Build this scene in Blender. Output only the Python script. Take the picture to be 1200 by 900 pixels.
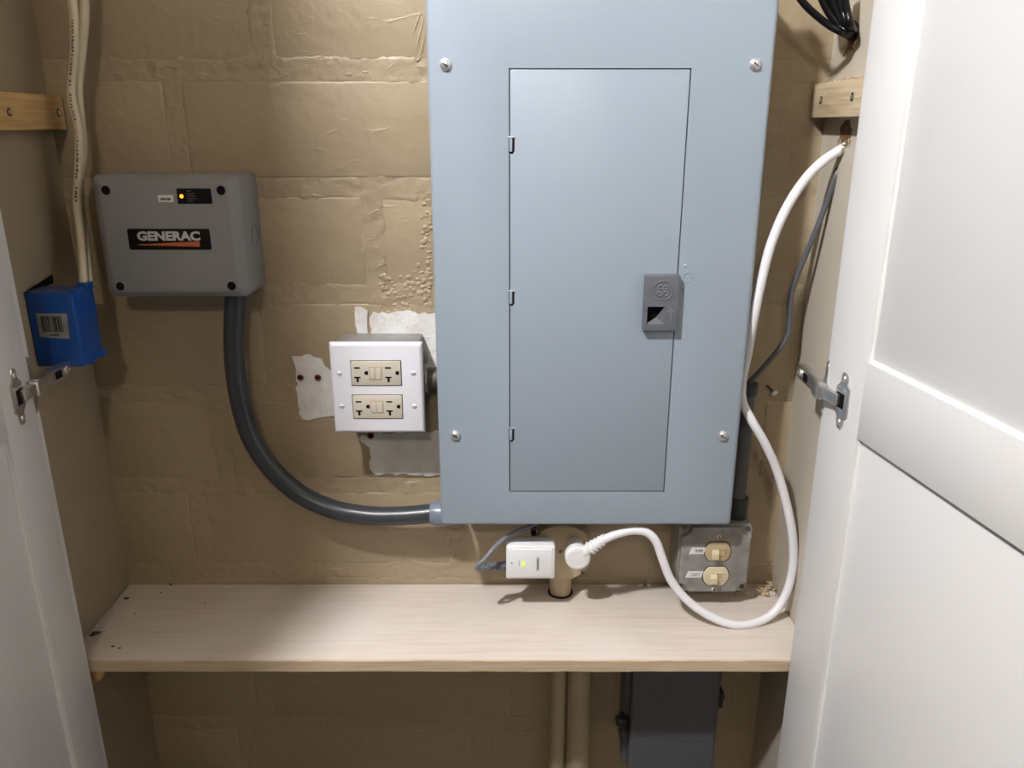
import bpy, bmesh, math, random
from mathutils import Vector, Matrix, noise

random.seed(7)
for o in list(bpy.data.objects):
    bpy.data.objects.remove(o, do_unlink=True)
S = bpy.context.scene
C = S.collection

# ------------------------------------------------------------------ camera
CZ = 1.45                       # camera height above the floor (m)
PITCH = math.radians(17.9)      # looking down
F = 936.0                       # focal length in pixels of a 1200 x 900 frame
cam_d = bpy.data.cameras.new('camera')
cam_d.sensor_fit = 'HORIZONTAL'; cam_d.sensor_width = 36.0
cam_d.lens = F / 1200.0 * 36.0
cam_d.clip_start = 0.02; cam_d.clip_end = 50
cam = bpy.data.objects.new('camera', cam_d); C.objects.link(cam)
cam.location = (0, 0, CZ); cam.rotation_euler = (math.pi / 2 - PITCH, 0, 0)
S.camera = cam

# ------------------------------------------------------------------ world, exposure, lamps
w = bpy.data.worlds.new('world'); S.world = w; w.use_nodes = True
bgn = w.node_tree.nodes['Background']
bgn.inputs[0].default_value = (0.55, 0.58, 0.62, 1); bgn.inputs[1].default_value = 0.05
S.view_settings.view_transform = 'Standard'; S.view_settings.look = 'None'
S.view_settings.exposure = 0.12; S.view_settings.gamma = 1.0
S.view_settings.use_curve_mapping = False
KEY_LAMP = (-0.62, 0.00, CZ + 1.09); KEY_POWER = 1600.0; KEY_COL = (0.985, 0.98, 1.0)
FAR_LAMP = (-0.10, -1.40, CZ + 1.05); FAR_POWER = 300.0; FAR_COL = (1.0, 0.86, 0.68)
LAMP_R = 0.048

# ------------------------------------------------------------------ helpers
CP, SP = math.cos(PITCH), math.sin(PITCH)
def _dir(px, py):
    u = (px - 600.0) / F; a = (450.0 - py) / F
    return Vector((u, CP + a * SP, -SP + a * CP))
def P(px, py, y):               # point of the wall-parallel plane at distance y
    d = _dir(px, py); k = y / d.y
    return Vector((d.x * k, y, d.z * k + CZ))
def PX(px, py, x):              # point of a side-wall plane
    d = _dir(px, py); k = x / d.x
    return Vector((x, d.y * k, d.z * k + CZ))
def V(*a): return Vector(a)

ORG = {}
class G:
    def __init__(s): s.bm = bmesh.new()
    def _merge(s, b):
        me = bpy.data.meshes.new('t'); b.to_mesh(me); b.free()
        s.bm.from_mesh(me); bpy.data.meshes.remove(me)
    def box(s, a, b, bev=0.0, seg=2, M=None):
        t = bmesh.new(); bmesh.ops.create_cube(t, size=1)
        a = Vector(a); b = Vector(b)
        for v in t.verts:
            v.co = Vector([min(a[i], b[i]) + (v.co[i] + .5) * abs(b[i] - a[i]) for i in range(3)])
        if bev > 0:
            bmesh.ops.bevel(t, geom=list(t.edges), offset=bev, segments=seg, profile=0.5, affect='EDGES')
        if M: bmesh.ops.transform(t, matrix=M, verts=t.verts)
        s._merge(t); return s
    def cyl(s, p0, p1, r0, r1=None, n=24, bev=0.0, seg=2):
        p0 = Vector(p0); p1 = Vector(p1); r1 = r0 if r1 is None else r1
        L = (p1 - p0).length
        t = bmesh.new()
        bmesh.ops.create_cone(t, cap_ends=True, segments=n, radius1=r0, radius2=r1, depth=L)
        if bev > 0:
            ed = [e for e in t.edges if len(e.link_faces) == 2 and any(len(f.verts) > 4 for f in e.link_faces)]
            bmesh.ops.bevel(t, geom=ed, offset=bev, segments=seg, profile=0.5, affect='EDGES')
        q = Vector((0, 0, 1)).rotation_difference((p1 - p0).normalized())
        bmesh.ops.transform(t, matrix=Matrix.Translation((p0 + p1) / 2) @ q.to_matrix().to_4x4(), verts=t.verts)
        s._merge(t); return s
    def ball(s, c, r, sc=(1, 1, 1), n=16):
        t = bmesh.new(); bmesh.ops.create_uvsphere(t, u_segments=n, v_segments=max(6, n // 2), radius=r)
        bmesh.ops.transform(t, matrix=Matrix.Translation(Vector(c)) @ Matrix.Diagonal((*sc, 1)), verts=t.verts)
        s._merge(t); return s
    def prism(s, pts, ex, bev=0.0, seg=2, front_only=True):
        # closed outline of 3-D points (planar), extruded by vector ex; bevel on the outline end
        t = bmesh.new(); ex = Vector(ex)
        a = [t.verts.new(Vector(p)) for p in pts]; b = [t.verts.new(Vector(p) + ex) for p in pts]
        fa = t.faces.new(a); t.faces.new(list(reversed(b)))
        n = len(a)
        for i in range(n):
            t.faces.new((a[(i + 1) % n], a[i], b[i], b[(i + 1) % n]))
        bmesh.ops.recalc_face_normals(t, faces=t.faces)
        if bev > 0:
            ed = list(fa.edges) if front_only else list(t.edges)
            bmesh.ops.bevel(t, geom=ed, offset=bev, segments=seg, profile=0.5, affect='EDGES')
        s._merge(t); return s
    def tube(s, pts, r, n=12, per=8, caps=True, closed=False):
        pts = [Vector(p) for p in pts]
        rs = r if isinstance(r, (list, tuple)) else [r] * len(pts)
        sm = []; m = len(pts)
        rng = range(m) if closed else range(m - 1)
        for i in rng:
            if closed: p0, p1, p2, p3 = pts[i - 1], pts[i], pts[(i + 1) % m], pts[(i + 2) % m]; ra, rb = rs[i], rs[(i + 1) % m]
            else: p0, p1, p2, p3 = pts[max(i - 1, 0)], pts[i], pts[i + 1], pts[min(i + 2, m - 1)]; ra, rb = rs[i], rs[i + 1]
            for k in range(per):
                t = k / per
                q = 0.5 * ((2 * p1) + (p2 - p0) * t + (2 * p0 - 5 * p1 + 4 * p2 - p3) * t * t + (3 * p1 - p0 - 3 * p2 + p3) * t ** 3)
                sm.append((q, ra + (rb - ra) * t))
        if not closed: sm.append((pts[-1], rs[-1]))
        b = s.bm; rings = []; N = len(sm); nrm = None
        for i, (q, rr) in enumerate(sm):
            if closed: tg = (sm[(i + 1) % N][0] - sm[i - 1][0])
            else: tg = (sm[min(i + 1, N - 1)][0] - sm[max(i - 1, 0)][0])
            tg.normalize()
            if nrm is None:
                nrm = tg.orthogonal().normalized()
            nrm = (nrm - tg * nrm.dot(tg))
            nrm = nrm.normalized() if nrm.length > 1e-6 else tg.orthogonal().normalized()
            bi = tg.cross(nrm)
            rings.append([b.verts.new(q + (nrm * math.cos(2 * math.pi * j / n) + bi * math.sin(2 * math.pi * j / n)) * rr) for j in range(n)])
        last = N if closed else N - 1
        for i in range(last):
            A, B = rings[i], rings[(i + 1) % N]
            for j in range(n):
                b.faces.new((A[j], A[(j + 1) % n], B[(j + 1) % n], B[j]))
        if caps and not closed:
            b.faces.new(list(reversed(rings[0]))); b.faces.new(rings[-1])
        return s
    def ring_plate(s, o0, o1, i0, i1, yf, yb, yi=None, bev=0.0):
        # plate facing -y with a rectangular hole: outer (x0,z0),(x1,z1), inner likewise
        t = bmesh.new(); yi = yb if yi is None else yi
        O = [(o0[0], o0[1]), (o1[0], o0[1]), (o1[0], o1[1]), (o0[0], o1[1])]
        I = [(i0[0], i0[1]), (i1[0], i0[1]), (i1[0], i1[1]), (i0[0], i1[1])]
        of = [t.verts.new((x, yf, z)) for x, z in O]; ob = [t.verts.new((x, yb, z)) for x, z in O]
        nf = [t.verts.new((x, yf, z)) for x, z in I]; nb = [t.verts.new((x, yi, z)) for x, z in I]
        for k in range(4):
            j = (k + 1) % 4
            t.faces.new((of[k], of[j], nf[j], nf[k])); t.faces.new((of[j], of[k], ob[k], ob[j])); t.faces.new((nf[k], nf[j], nb[j], nb[k]))
        bmesh.ops.recalc_face_normals(t, faces=t.faces)
        if bev > 0:
            so = set(of); sb = set(ob)
            ed = [e for e in t.edges if (e.verts[0] in so and e.verts[1] in so) or (e.verts[0] in so and e.verts[1] in sb) or (e.verts[0] in sb and e.verts[1] in so)]
            bmesh.ops.bevel(t, geom=ed, offset=bev, segments=4, profile=0.5, affect='EDGES')
        s._merge(t); return s

def org(o): return ORG.get(o.name, Vector((0, 0, 0)))
def setp(o, label=None, cat=None, group=None, kind=None):
    if label: o['label'] = label
    if cat: o['category'] = cat
    if group: o['group'] = group
    if kind: o['kind'] = kind
    return o
def mesh_from(g, name, smooth=38):
    me = bpy.data.meshes.new(name)
    bmesh.ops.recalc_face_normals(g.bm, faces=g.bm.faces)
    g.bm.to_mesh(me); g.bm.free()
    if smooth:
        me.polygons.foreach_set('use_smooth', [True] * len(me.polygons))
        me.set_sharp_from_angle(angle=math.radians(smooth))
    return me
def obj(name, g, mat, parent=None, smooth=38, origin=None):
    """links geometry given in world coordinates as one mesh object"""
    if parent is not None:
        base = org(parent)
    elif origin is not None:
        base = Vector(origin)
    else:
        xs = [v.co for v in g.bm.verts]
        base = Vector(((min(v.x for v in xs) + max(v.x for v in xs)) / 2, (min(v.y for v in xs) + max(v.y for v in xs)) / 2, min(v.z for v in xs)))
    bmesh.ops.translate(g.bm, vec=-base, verts=g.bm.verts)
    me = mesh_from(g, name, smooth)
    me.materials.append(mat)
    o = bpy.data.objects.new(name, me); C.objects.link(o)
    if parent is not None: o.parent = parent
    else: o.location = base
    ORG[o.name] = base
    return o
def thing(name, loc, label=None, cat=None, group=None, kind=None):
    o = bpy.data.objects.new(name, None); C.objects.link(o)
    o.empty_display_size = 0.02
    o.location = loc; ORG[o.name] = Vector(loc)
    return setp(o, label, cat, group, kind)
def text(name, body, mat, parent, centre, size, ux=(1, 0, 0), uz=(0, 0, 1), sx=1.0, bold=0.0, lift=0.0003, shear=0.0):
    cu = bpy.data.curves.new('t', 'FONT'); cu.body = body; cu.size = size
    cu.align_x = 'CENTER'; cu.align_y = 'CENTER'; cu.offset = bold; cu.extrude = lift; cu.resolution_u = 3
    cu.shear = shear
    to = bpy.data.objects.new('t', cu)
    me = bpy.data.meshes.new_from_object(to)
    bpy.data.objects.remove(to); bpy.data.curves.remove(cu)
    ux = Vector(ux).normalized(); uz = Vector(uz).normalized(); n = ux.cross(uz)
    M = Matrix(((ux.x, uz.x, n.x, 0), (ux.y, uz.y, n.y, 0), (ux.z, uz.z, n.z, 0), (0, 0, 0, 1)))
    M = Matrix.Translation(Vector(centre) - org(parent)) @ M @ Matrix.Diagonal((sx, 1, 1, 1))
    me.transform(M); me.materials.clear(); me.materials.append(mat); me.name = name
    o = bpy.data.objects.new(name, me); C.objects.link(o); o.parent = parent; ORG[o.name] = org(parent)
    return o
def circ(c, r, n=24, ux=(1, 0, 0), uz=(0, 0, 1), a0=0, a1=360, rz=None):
    c = Vector(c); ux = Vector(ux); uz = Vector(uz); rz = r if rz is None else rz
    k = n if a1 - a0 >= 360 else n - 1
    return [c + ux * r * math.cos(math.radians(a0 + (a1 - a0) * i / k)) + uz * rz * math.sin(math.radians(a0 + (a1 - a0) * i / k)) for i in range(n)]
def rrect(x0, z0, x1, z1, r, y, n=4):
    pts = []
    for cx, cz, a in ((x1 - r, z1 - r, 0), (x0 + r, z1 - r, 90), (x0 + r, z0 + r, 180), (x1 - r, z0 + r, 270)):
        for i in range(n + 1):
            t = math.radians(a + 90 * i / n); pts.append(V(cx + r * math.cos(t), y, cz + r * math.sin(t)))
    return pts

# ------------------------------------------------------------------ materials
def mat(name, col, rough=0.5, metal=0.0, var=0.0, vscale=12.0, bump=0.0, bscale=60.0, stretch=(1, 1, 1), col2=None,
        bdetail=6.0, coat=0.0, emit=0.0, spec=0.5, bdist=0.004):
    m = bpy.data.materials.new(name); m.use_nodes = True
    nt = m.node_tree; N = nt.nodes; L = nt.links
    b = N['Principled BSDF']
    b.inputs['Base Color'].default_value = (*col, 1); b.inputs['Roughness'].default_value = rough
    b.inputs['Metallic'].default_value = metal; b.inputs['Specular IOR Level'].default_value = spec
    if coat: b.inputs['Coat Weight'].default_value = coat
    if emit:
        b.inputs['Emission Color'].default_value = (*col, 1); b.inputs['Emission Strength'].default_value = emit
    if var or bump:
        tc = N.new('ShaderNodeTexCoord'); mp = N.new('ShaderNodeMapping')
        mp.inputs['Scale'].default_value = stretch; L.new(tc.outputs['Object'], mp.inputs['Vector'])
    if var:
        nz = N.new('ShaderNodeTexNoise'); nz.inputs['Scale'].default_value = vscale; nz.inputs['Detail'].default_value = 6
        L.new(mp.outputs['Vector'], nz.inputs['Vector'])
        r = N.new('ShaderNodeValToRGB'); c2 = col2 or tuple(max(0, c * (1 - var)) for c in col)
        r.color_ramp.elements[0].position = 0.32; r.color_ramp.elements[1].position = 0.68
        r.color_ramp.elements[0].color = (*c2, 1); r.color_ramp.elements[1].color = (*col, 1)
        L.new(nz.outputs['Fac'], r.inputs['Fac']); L.new(r.outputs['Color'], b.inputs['Base Color'])
    if bump:
        nb = N.new('ShaderNodeTexNoise'); nb.inputs['Scale'].default_value = bscale; nb.inputs['Detail'].default_value = bdetail
        L.new(mp.outputs['Vector'], nb.inputs['Vector'])
        bp = N.new('ShaderNodeBump'); bp.inputs['Strength'].default_value = bump; bp.inputs['Distance'].default_value = bdist
        L.new(nb.outputs['Fac'], bp.inputs['Height']); L.new(bp.outputs['Normal'], b.inputs['Normal'])
    return m

def block_paint(name, col, col2, lumps=1.0):
    """thick hand-painted masonry: broad swells, brush ridges and small lumps"""
    m = mat(name, col, 0.42, var=0.1, vscale=5, col2=col2)
    nt = m.node_tree; N = nt.nodes; L = nt.links; b = N['Principled BSDF']
    tc = N.new('ShaderNodeTexCoord')
    geo = N.new('ShaderNodeNewGeometry')
    a = N.new('ShaderNodeTexNoise'); a.inputs['Scale'].default_value = 16; a.inputs['Detail'].default_value = 5; a.inputs['Roughness'].default_value = .5
    c = N.new('ShaderNodeTexNoise'); c.inputs['Scale'].default_value = 70; c.inputs['Detail'].default_value = 3
    mp = N.new('ShaderNodeMapping'); mp.inputs['Scale'].default_value = (1, 1, 2.2); mp.inputs['Rotation'].default_value = (0, .5, 0)
    d = N.new('ShaderNodeTexNoise'); d.inputs['Scale'].default_value = 22; d.inputs['Detail'].default_value = 2; d.inputs['Distortion'].default_value = 1.6
    for n in (a, c): L.new(geo.outputs['Position'], n.inputs['Vector'])
    L.new(geo.outputs['Position'], mp.inputs['Vector']); L.new(mp.outputs['Vector'], d.inputs['Vector'])
    r = N.new('ShaderNodeValToRGB'); r.color_ramp.elements[0].position = .62; r.color_ramp.elements[1].position = .72
    L.new(d.outputs['Fac'], r.inputs['Fac'])
    m1 = N.new('ShaderNodeMath'); m1.operation = 'MULTIPLY'; m1.inputs[1].default_value = .22 * lumps; L.new(c.outputs['Fac'], m1.inputs[0])
    m2 = N.new('ShaderNodeMath'); m2.operation = 'MULTIPLY_ADD'; m2.inputs[1].default_value = .09 * lumps
    L.new(r.outputs['Color'], m2.inputs[0]); L.new(m1.outputs[0], m2.inputs[2])
    m3 = N.new('ShaderNodeMath'); m3.operation = 'MULTIPLY_ADD'; m3.inputs[1].default_value = .9
    L.new(a.outputs['Fac'], m3.inputs[0]); L.new(m2.outputs[0], m3.inputs[2])
    bp = N.new('ShaderNodeBump'); bp.inputs['Strength'].default_value = 1.0; bp.inputs['Distance'].default_value = .0040
    L.new(m3.outputs[0], bp.inputs['Height']); L.new(bp.outputs['Normal'], b.inputs['Normal'])
    return m

def wood(name, light, dark, stretch, scale=9.0, rough=0.55, wear=None, rings=1.0):
    m = mat(name, light, rough)
    nt = m.node_tree; N = nt.nodes; L = nt.links; b = N['Principled BSDF']
    tc = N.new('ShaderNodeTexCoord'); mp = N.new('ShaderNodeMapping'); mp.inputs['Scale'].default_value = stretch
    L.new(tc.outputs['Object'], mp.inputs['Vector'])
    n1 = N.new('ShaderNodeTexNoise'); n1.inputs['Scale'].default_value = scale; n1.inputs['Detail'].default_value = 8; n1.inputs['Distortion'].default_value = .35
    L.new(mp.outputs['Vector'], n1.inputs['Vector'])
    r1 = N.new('ShaderNodeValToRGB'); r1.color_ramp.elements[0].position = .36; r1.color_ramp.elements[1].position = .6
    r1.color_ramp.elements[0].color = (*dark, 1); r1.color_ramp.elements[1].color = (*light, 1)
    L.new(n1.outputs['Fac'], r1.inputs['Fac'])
    out = r1.outputs['Color']
    if wear:
        n2 = N.new('ShaderNodeTexNoise'); n2.inputs['Scale'].default_value = 7; n2.inputs['Detail'].default_value = 5
        L.new(tc.outputs['Object'], n2.inputs['Vector'])
        r2 = N.new('ShaderNodeValToRGB'); r2.color_ramp.elements[0].position = .35; r2.color_ramp.elements[1].position = .7
        r2.color_ramp.elements[0].color = (0, 0, 0, 1); r2.color_ramp.elements[1].color = (.75, .75, .75, 1)
        L.new(n2.outputs['Fac'], r2.inputs['Fac'])
        mx = N.new('ShaderNodeMixRGB'); mx.inputs[2].default_value = (*wear, 1)
        L.new(r2.outputs['Color'], mx.inputs[0]); L.new(out, mx.inputs[1]); out = mx.outputs['Color']
    L.new(out, b.inputs['Base Color'])
    bp = N.new('ShaderNodeBump'); bp.inputs['Strength'].default_value = .25; bp.inputs['Distance'].default_value = .001
    L.new(n1.outputs['Fac'], bp.inputs['Height']); L.new(bp.outputs['Normal'], b.inputs['Normal'])
    return m

PAINT = (0.365, 0.295, 0.195); PAINT2 = (0.34, 0.27, 0.176)
M_wall = block_paint('painted_masonry', PAINT, PAINT2)
M_mortar = block_paint('painted_mortar', PAINT, PAINT2, 2.2)
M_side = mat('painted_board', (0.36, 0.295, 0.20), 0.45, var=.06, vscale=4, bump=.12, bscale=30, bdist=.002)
M_side_lit = mat('painted_board_lit', (0.60, 0.545, 0.45), 0.45, var=.06, vscale=4, bump=.12, bscale=30, bdist=.002)  # board paint made paler to carry the strong light on the right side
M_white = mat('white_door_paint', (0.75, 0.745, 0.735), 0.38, var=.03, vscale=5, bump=.10, bscale=55, bdist=.002)
M_caulk = mat('white_caulk', (0.80, 0.80, 0.79), 0.35, bump=.3, bscale=90, bdist=.002)
M_room = mat('room_paint', (0.22, 0.19, 0.155), 0.7, var=.04, bump=.1, bscale=40)
M_ceil = mat('ceiling_boards', (0.20, 0.155, 0.11), 0.8, var=.03, bump=.1, bscale=60)
M_floor = mat('concrete_floor', (0.15, 0.135, 0.12), 0.75, var=.3, vscale=6, bump=.25, bscale=30)
M_panel = mat('grey_blue_enamel', (0.312, 0.373, 0.438), 0.36, var=.025, vscale=3, bump=.05, bscale=220, bdist=.001)
M_panelbox = mat('grey_steel_box', (0.20, 0.235, 0.265), 0.45, var=.1)
M_latch = mat('grey_latch_plastic', (0.12, 0.13, 0.152), 0.45, bump=.08, bscale=300, bdist=.001)
M_latchhi = mat('latch_relief', (0.165, 0.18, 0.205), 0.4, var=.05)
M_dark = mat('dark_cavity', (0.008, 0.008, 0.009), 0.8, var=.2, spec=.1)
M_zinc = mat('zinc_screw', (0.85, 0.85, 0.85), 0.36, metal=.85, var=.2, vscale=200)
M_nickel = mat('nickel_hinge', (0.78, 0.77, 0.755), 0.32, metal=.95, var=.25, vscale=60, bump=.05, bscale=120, bdist=.001)
M_galv = mat('galvanised_steel', (0.37, 0.365, 0.35), 0.42, metal=.35, var=.35, vscale=45, col2=(.25, .245, .235), bump=.08, bscale=90, bdist=.001)
M_rust = mat('dull_dark_steel', (0.16, 0.145, 0.125), 0.6, metal=.5, var=.4, vscale=60)
M_control = mat('grey_control_box_plastic', (0.225, 0.225, 0.23), 0.5, var=.04, vscale=8, bump=.10, bscale=400, bdist=.0008)
M_black = mat('black_print', (0.004, 0.004, 0.005), 0.45, var=.1, spec=.2)
M_print = mat('silver_print', (0.52, 0.52, 0.53), 0.4, var=.05)
M_orange = mat('orange_print', (0.50, 0.12, 0.03), 0.4, var=.15, vscale=60)
M_dimprint = mat('dim_grey_print', (0.10, 0.10, 0.10), 0.5, var=.1)
M_amber = mat('amber_led', (1.0, 0.27, 0.015), 0.3, emit=2.6)
M_green = mat('green_led', (0.55, 0.85, 0.08), 0.3, emit=.7)
M_conduit = mat('dark_grey_conduit', (0.045, 0.052, 0.060), 0.33, var=.12, vscale=40, bump=.06, bscale=120, bdist=.001)
M_conn = mat('blue_grey_connector', (0.20, 0.235, 0.30), 0.3, var=.06)
M_pvc = mat('grey_pvc_pipe', (0.105, 0.11, 0.115), 0.45, var=.1)
M_pvcd = mat('dark_pvc_coupling', (0.040, 0.045, 0.052), 0.42, var=.1)
M_plate = mat('white_cover_plate', (0.75, 0.745, 0.80), 0.25, var=.015, vscale=6)
M_ivory = mat('ivory_device', (0.57, 0.53, 0.44), 0.35, var=.03)
M_ivory2 = mat('ivory_switch', (0.66, 0.58, 0.39), 0.4, var=.05, vscale=40)
M_ivoryd = mat('tan_switch', (0.50, 0.40, 0.235), 0.4, var=.06, vscale=40)
M_blue = mat('blue_plastic', (0.008, 0.078, 0.36), 0.35, var=.12, vscale=25, bump=.05, bscale=150, bdist=.001)
M_blued = mat('blue_plastic_scuffed', (0.05, 0.09, 0.22), 0.5, var=.35, vscale=70)
M_sticker = mat('worn_sticker', (0.33, 0.33, 0.32), 0.6, var=.3, vscale=90)
M_label = mat('white_label', (0.74, 0.73, 0.72), 0.5, var=.04)
M_labeltx = mat('faded_label_print', (0.12, 0.13, 0.16), 0.6, var=.2)
M_labeltx2 = mat('pale_label_print', (0.36, 0.38, 0.45), 0.6, var=.2)
M_wplast = mat('white_plastic', (0.83, 0.835, 0.85), 0.3, var=.02)
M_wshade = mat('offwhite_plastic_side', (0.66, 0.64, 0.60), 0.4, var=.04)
M_wcable = mat('white_cable_sheath', (0.80, 0.80, 0.83), 0.4, var=.03)
M_gcable = mat('grey_cable_sheath', (0.105, 0.11, 0.125), 0.35, var=.12)
M_ncable = mat('network_cable_sheath', (0.18, 0.195, 0.23), 0.4, var=.06)
M_boot = mat('grey_blue_boot', (0.10, 0.115, 0.15), 0.45, var=.1)
M_bcable = mat('black_cable_sheath', (0.007, 0.007, 0.008), 0.3, var=.3, vscale=30, spec=.3)
M_nm = mat('cream_cable_sheath', (0.62, 0.55, 0.40), 0.45, var=.10, vscale=30)
M_nmprint = mat('cable_print', (0.10, 0.09, 0.075), 0.6, var=.2)
M_pipe = mat('beige_painted_pipe', (0.43, 0.355, 0.235), 0.4, var=.06, vscale=20, bump=.08, bscale=60, bdist=.001)
M_outp = mat('beige_painted_box', (0.47, 0.385, 0.25), 0.42, var=.08, vscale=30, bump=.15, bscale=60, bdist=.002)
M_encl = mat('dark_grey_enclosure', (0.085, 0.088, 0.10), 0.40, var=.06, vscale=9)
M_emb = mat('enclosure_embossing', (0.055, 0.057, 0.065), 0.45, var=.1)
M_encl2 = mat('dark_enclosure_hardware', (0.02, 0.02, 0.022), 0.45, var=.2)
M_shelf = wood('whitewashed_pine', (0.69, 0.615, 0.54), (0.61, 0.53, 0.455), (1.2, 22, 22), 7, .5, wear=(0.72, 0.665, 0.61))
M_shelfedge = wood('bare_pine_edge', (0.60, 0.485, 0.345), (0.50, 0.385, 0.25), (1.3, 30, 30), 9)
M_cleat = wood('yellow_pine', (0.60, 0.40, 0.175), (0.48, 0.30, 0.12), (30, 1.6, 30), 8)
M_cleat_lit = wood('lit_cleat_wood', (0.62, 0.50, 0.34), (0.48, 0.365, 0.22), (30, 1.6, 30), 8)  # cleat wood with the light on the right cleat put into its colour
M_oldwood = wood('raw_hole_wood', (0.20, 0.115, 0.055), (0.085, 0.045, 0.02), (40, 40, 3), 9, .8)
M_shave = mat('wood_shavings', (0.55, 0.42, 0.26), 0.8, var=.5, vscale=120)
M_grit = mat('dark_grit', (0.10, 0.07, 0.045), 0.9, var=.5, vscale=200)
M_patch = mat('old_white_paint', (0.80, 0.80, 0.80), 0.6, var=.16, vscale=35, col2=(.66, .64, .61), bump=.7, bscale=130, bdist=.003)
M_anchor = mat('dark_red_plug', (0.14, 0.028, 0.022), 0.6, var=.3, vscale=200)
M_globe1 = mat('key_lamp_globe', KEY_COL, 0.4, emit=KEY_POWER)
M_globe2 = mat('far_lamp_globe', FAR_COL, 0.4, emit=FAR_POWER)
M_lampbase = mat('lamp_base_white', (0.7, 0.7, 0.68), 0.4, var=.03)

# ------------------------------------------------------------------ the setting
WY = 1.075                       # plane of the painted block wall
XL, XR = -0.588, 0.399           # closet side boards
FY = 0.885                       # front edge of the closet sides
H = CZ + 1.19                    # ceiling height
def struct(name, g, m): 
    return setp(obj(name, g, m), kind='structure')

RX0, RX1, RY0 = -3.4, 3.2, -3.6
setp(obj('floor', G().box((RX0, RY0, -.10), (RX1, 1.2, 0)), M_floor), kind='structure')
setp(obj('ceiling', G().box((RX0, RY0, H), (RX1, 1.2, H + .08)), M_ceil), kind='structure')
struct('wall_room_left', G().box((RX0 - .1, RY0, 0), (RX0, FY, H)), M_room)
struct('wall_room_right', G().box((RX1, RY0, 0), (RX1 + .1, FY, H)), M_room)
struct('wall_room_rear', G().box((RX0, RY0 - .1, 0), (RX1, RY0, H)), M_room)
struct('wall_face_left', G().box((RX0, FY, 0), (XL - .022, FY + .08, H)), M_room)
struct('wall_face_right', G().box((XR + .022, FY, 0), (RX1, FY + .08, H)), M_room)
struct('wall_header', G().box((XL - .022, FY, CZ + .86), (XR + .022, FY + .02, H)), M_room)
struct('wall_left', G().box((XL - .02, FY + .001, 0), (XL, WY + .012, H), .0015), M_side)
WR = struct('wall_right', G().box((XR, FY + .001, 0), (XR + .02, WY + .012, H), .0015), M_side_lit)
struct('light_stop_trim', G().box((XL - .022, FY - .011, .02), (XL + .032, FY, CZ + .86), .001), M_white)  # unseen strip added to stop lamp light leaking through the left hinge gap
struct('trim_2', G().box((XR - .0345, FY - .011, .02), (XR + .022, FY, CZ + .86), .001), M_white)

# back wall: lumpy painted mortar with single blocks standing slightly proud
g = G()
X0, X1 = XL - .02, XR + .02
COURSE = 0.1425; JT = 0.021
offs = {-1: -.31, 0: -.43, 1: -.185, 2: -.36, 3: -.42, 4: -.468, 5: -.30, 6: -.40}
rects = []
for k in range(-8, 10):
    ztop = min(CZ + .066 - COURSE * k - JT / 2, H - .01); zbot = max(CZ + .066 - COURSE * (k + 1) + JT / 2, .01)
    if ztop - zbot < .03: continue
    off = offs.get(k, -.25 - .19 * (k % 2)); L = .385
    x = off - L * 2
    while x < X1:
        a, b = max(x + JT / 2, X0 + .001), min(x + L - JT / 2, X1 - .001)
        x += L
        if b - a > .02: rects.append((a, zbot, b, ztop))
nx, nz = 260, 420
zlo, zhi = CZ - 1.10, CZ + .36
grid = []
for j in range(nz + 1):
    row = []; z = zlo + (zhi - zlo) * j / nz
    near = [r for r in rects if r[1] < z < r[3]]
    for i in range(nx + 1):
        x = X0 + (X1 - X0) * i / nx
        n1 = noise.noise(Vector((x * 60, 3.1, z * 60))); n2 = noise.noise(Vector((x * 150, 8.7, z * 150))); n3 = noise.noise(Vector((x * 24, 1.7, z * 24)))
        dep = 0.0
        for r in near:
            e = min(x - r[0], r[2] - x, z - r[1], r[3] - z)
            e -= .0045 + .004 * n3
            if e > 0: dep = max(dep, min(1.0, e / .008))
        y = WY - .0002 - .0011 * n1 - .0009 * n2 - .0007 * n3 + .0055 * dep
        row.append(g.bm.verts.new((x, y, z)))
    grid.append(row)
for j in range(nz):
    for i in range(nx):
        g.bm.faces.new((grid[j][i], grid[j][i + 1], grid[j + 1][i + 1], grid[j + 1][i]))
g.box((X0, WY + .009, 0), (X1, WY + .10, H))
WB = obj('wall_back', g, M_mortar, smooth=60); setp(WB, kind='structure')
for (a, zb_, b, zt_) in rects:
    dy = random.uniform(-.0006, .0006); rz = random.uniform(-.006, .006)
    bl = G().box((a, WY - .0005 + dy, zb_), (b, WY + .03, zt_), .0050, 3)
    for v in bl.bm.verts: v.co.z += (v.co.x - (a + b) / 2) * rz
    obj('block', bl, M_wall, WB, smooth=60)

# patches where the beige paint has come off the old white coat
def ragged(pts, step=.006, amp=.0022, seed=0):
    rnd = random.Random(seed); out = []
    n = len(pts)
    for i in range(n):
        a, b = pts[i], pts[(i + 1) % n]; m = max(1, int((b - a).length / step))
        for q in range(m):
            p = a.lerp(b, q / m); out.append(p + Vector((rnd.uniform(-amp, amp), 0, rnd.uniform(-amp, amp))))
    return out
YP = WY - .0026
def patch(px, seed, amp=.0022):
    pts = ragged([P(x, y, YP) for x, y in px], seed=seed, amp=amp)
    o = obj('bare_patch', G().prism(pts, (0, .006, 0)), M_patch, WB, smooth=30)
    o['label'] = 'ragged patch of old white paint'
patch([(343, 419), (352, 417), (356, 416), (368, 417), (376, 421), (379, 428), (388, 436), (398, 440), (402, 488), (384, 488), (374, 490), (362, 493), (352, 489), (349, 470), (347, 440)], 1)
patch([(415, 361), (423, 359), (430, 365), (430, 382), (432, 400), (420, 400), (417, 380)], 2, .0014)
patch([(434, 372), (438, 366), (455, 367), (470, 364), (490, 367), (515, 367), (518, 440), (500, 440), (490, 405), (434, 402)], 3)
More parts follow.
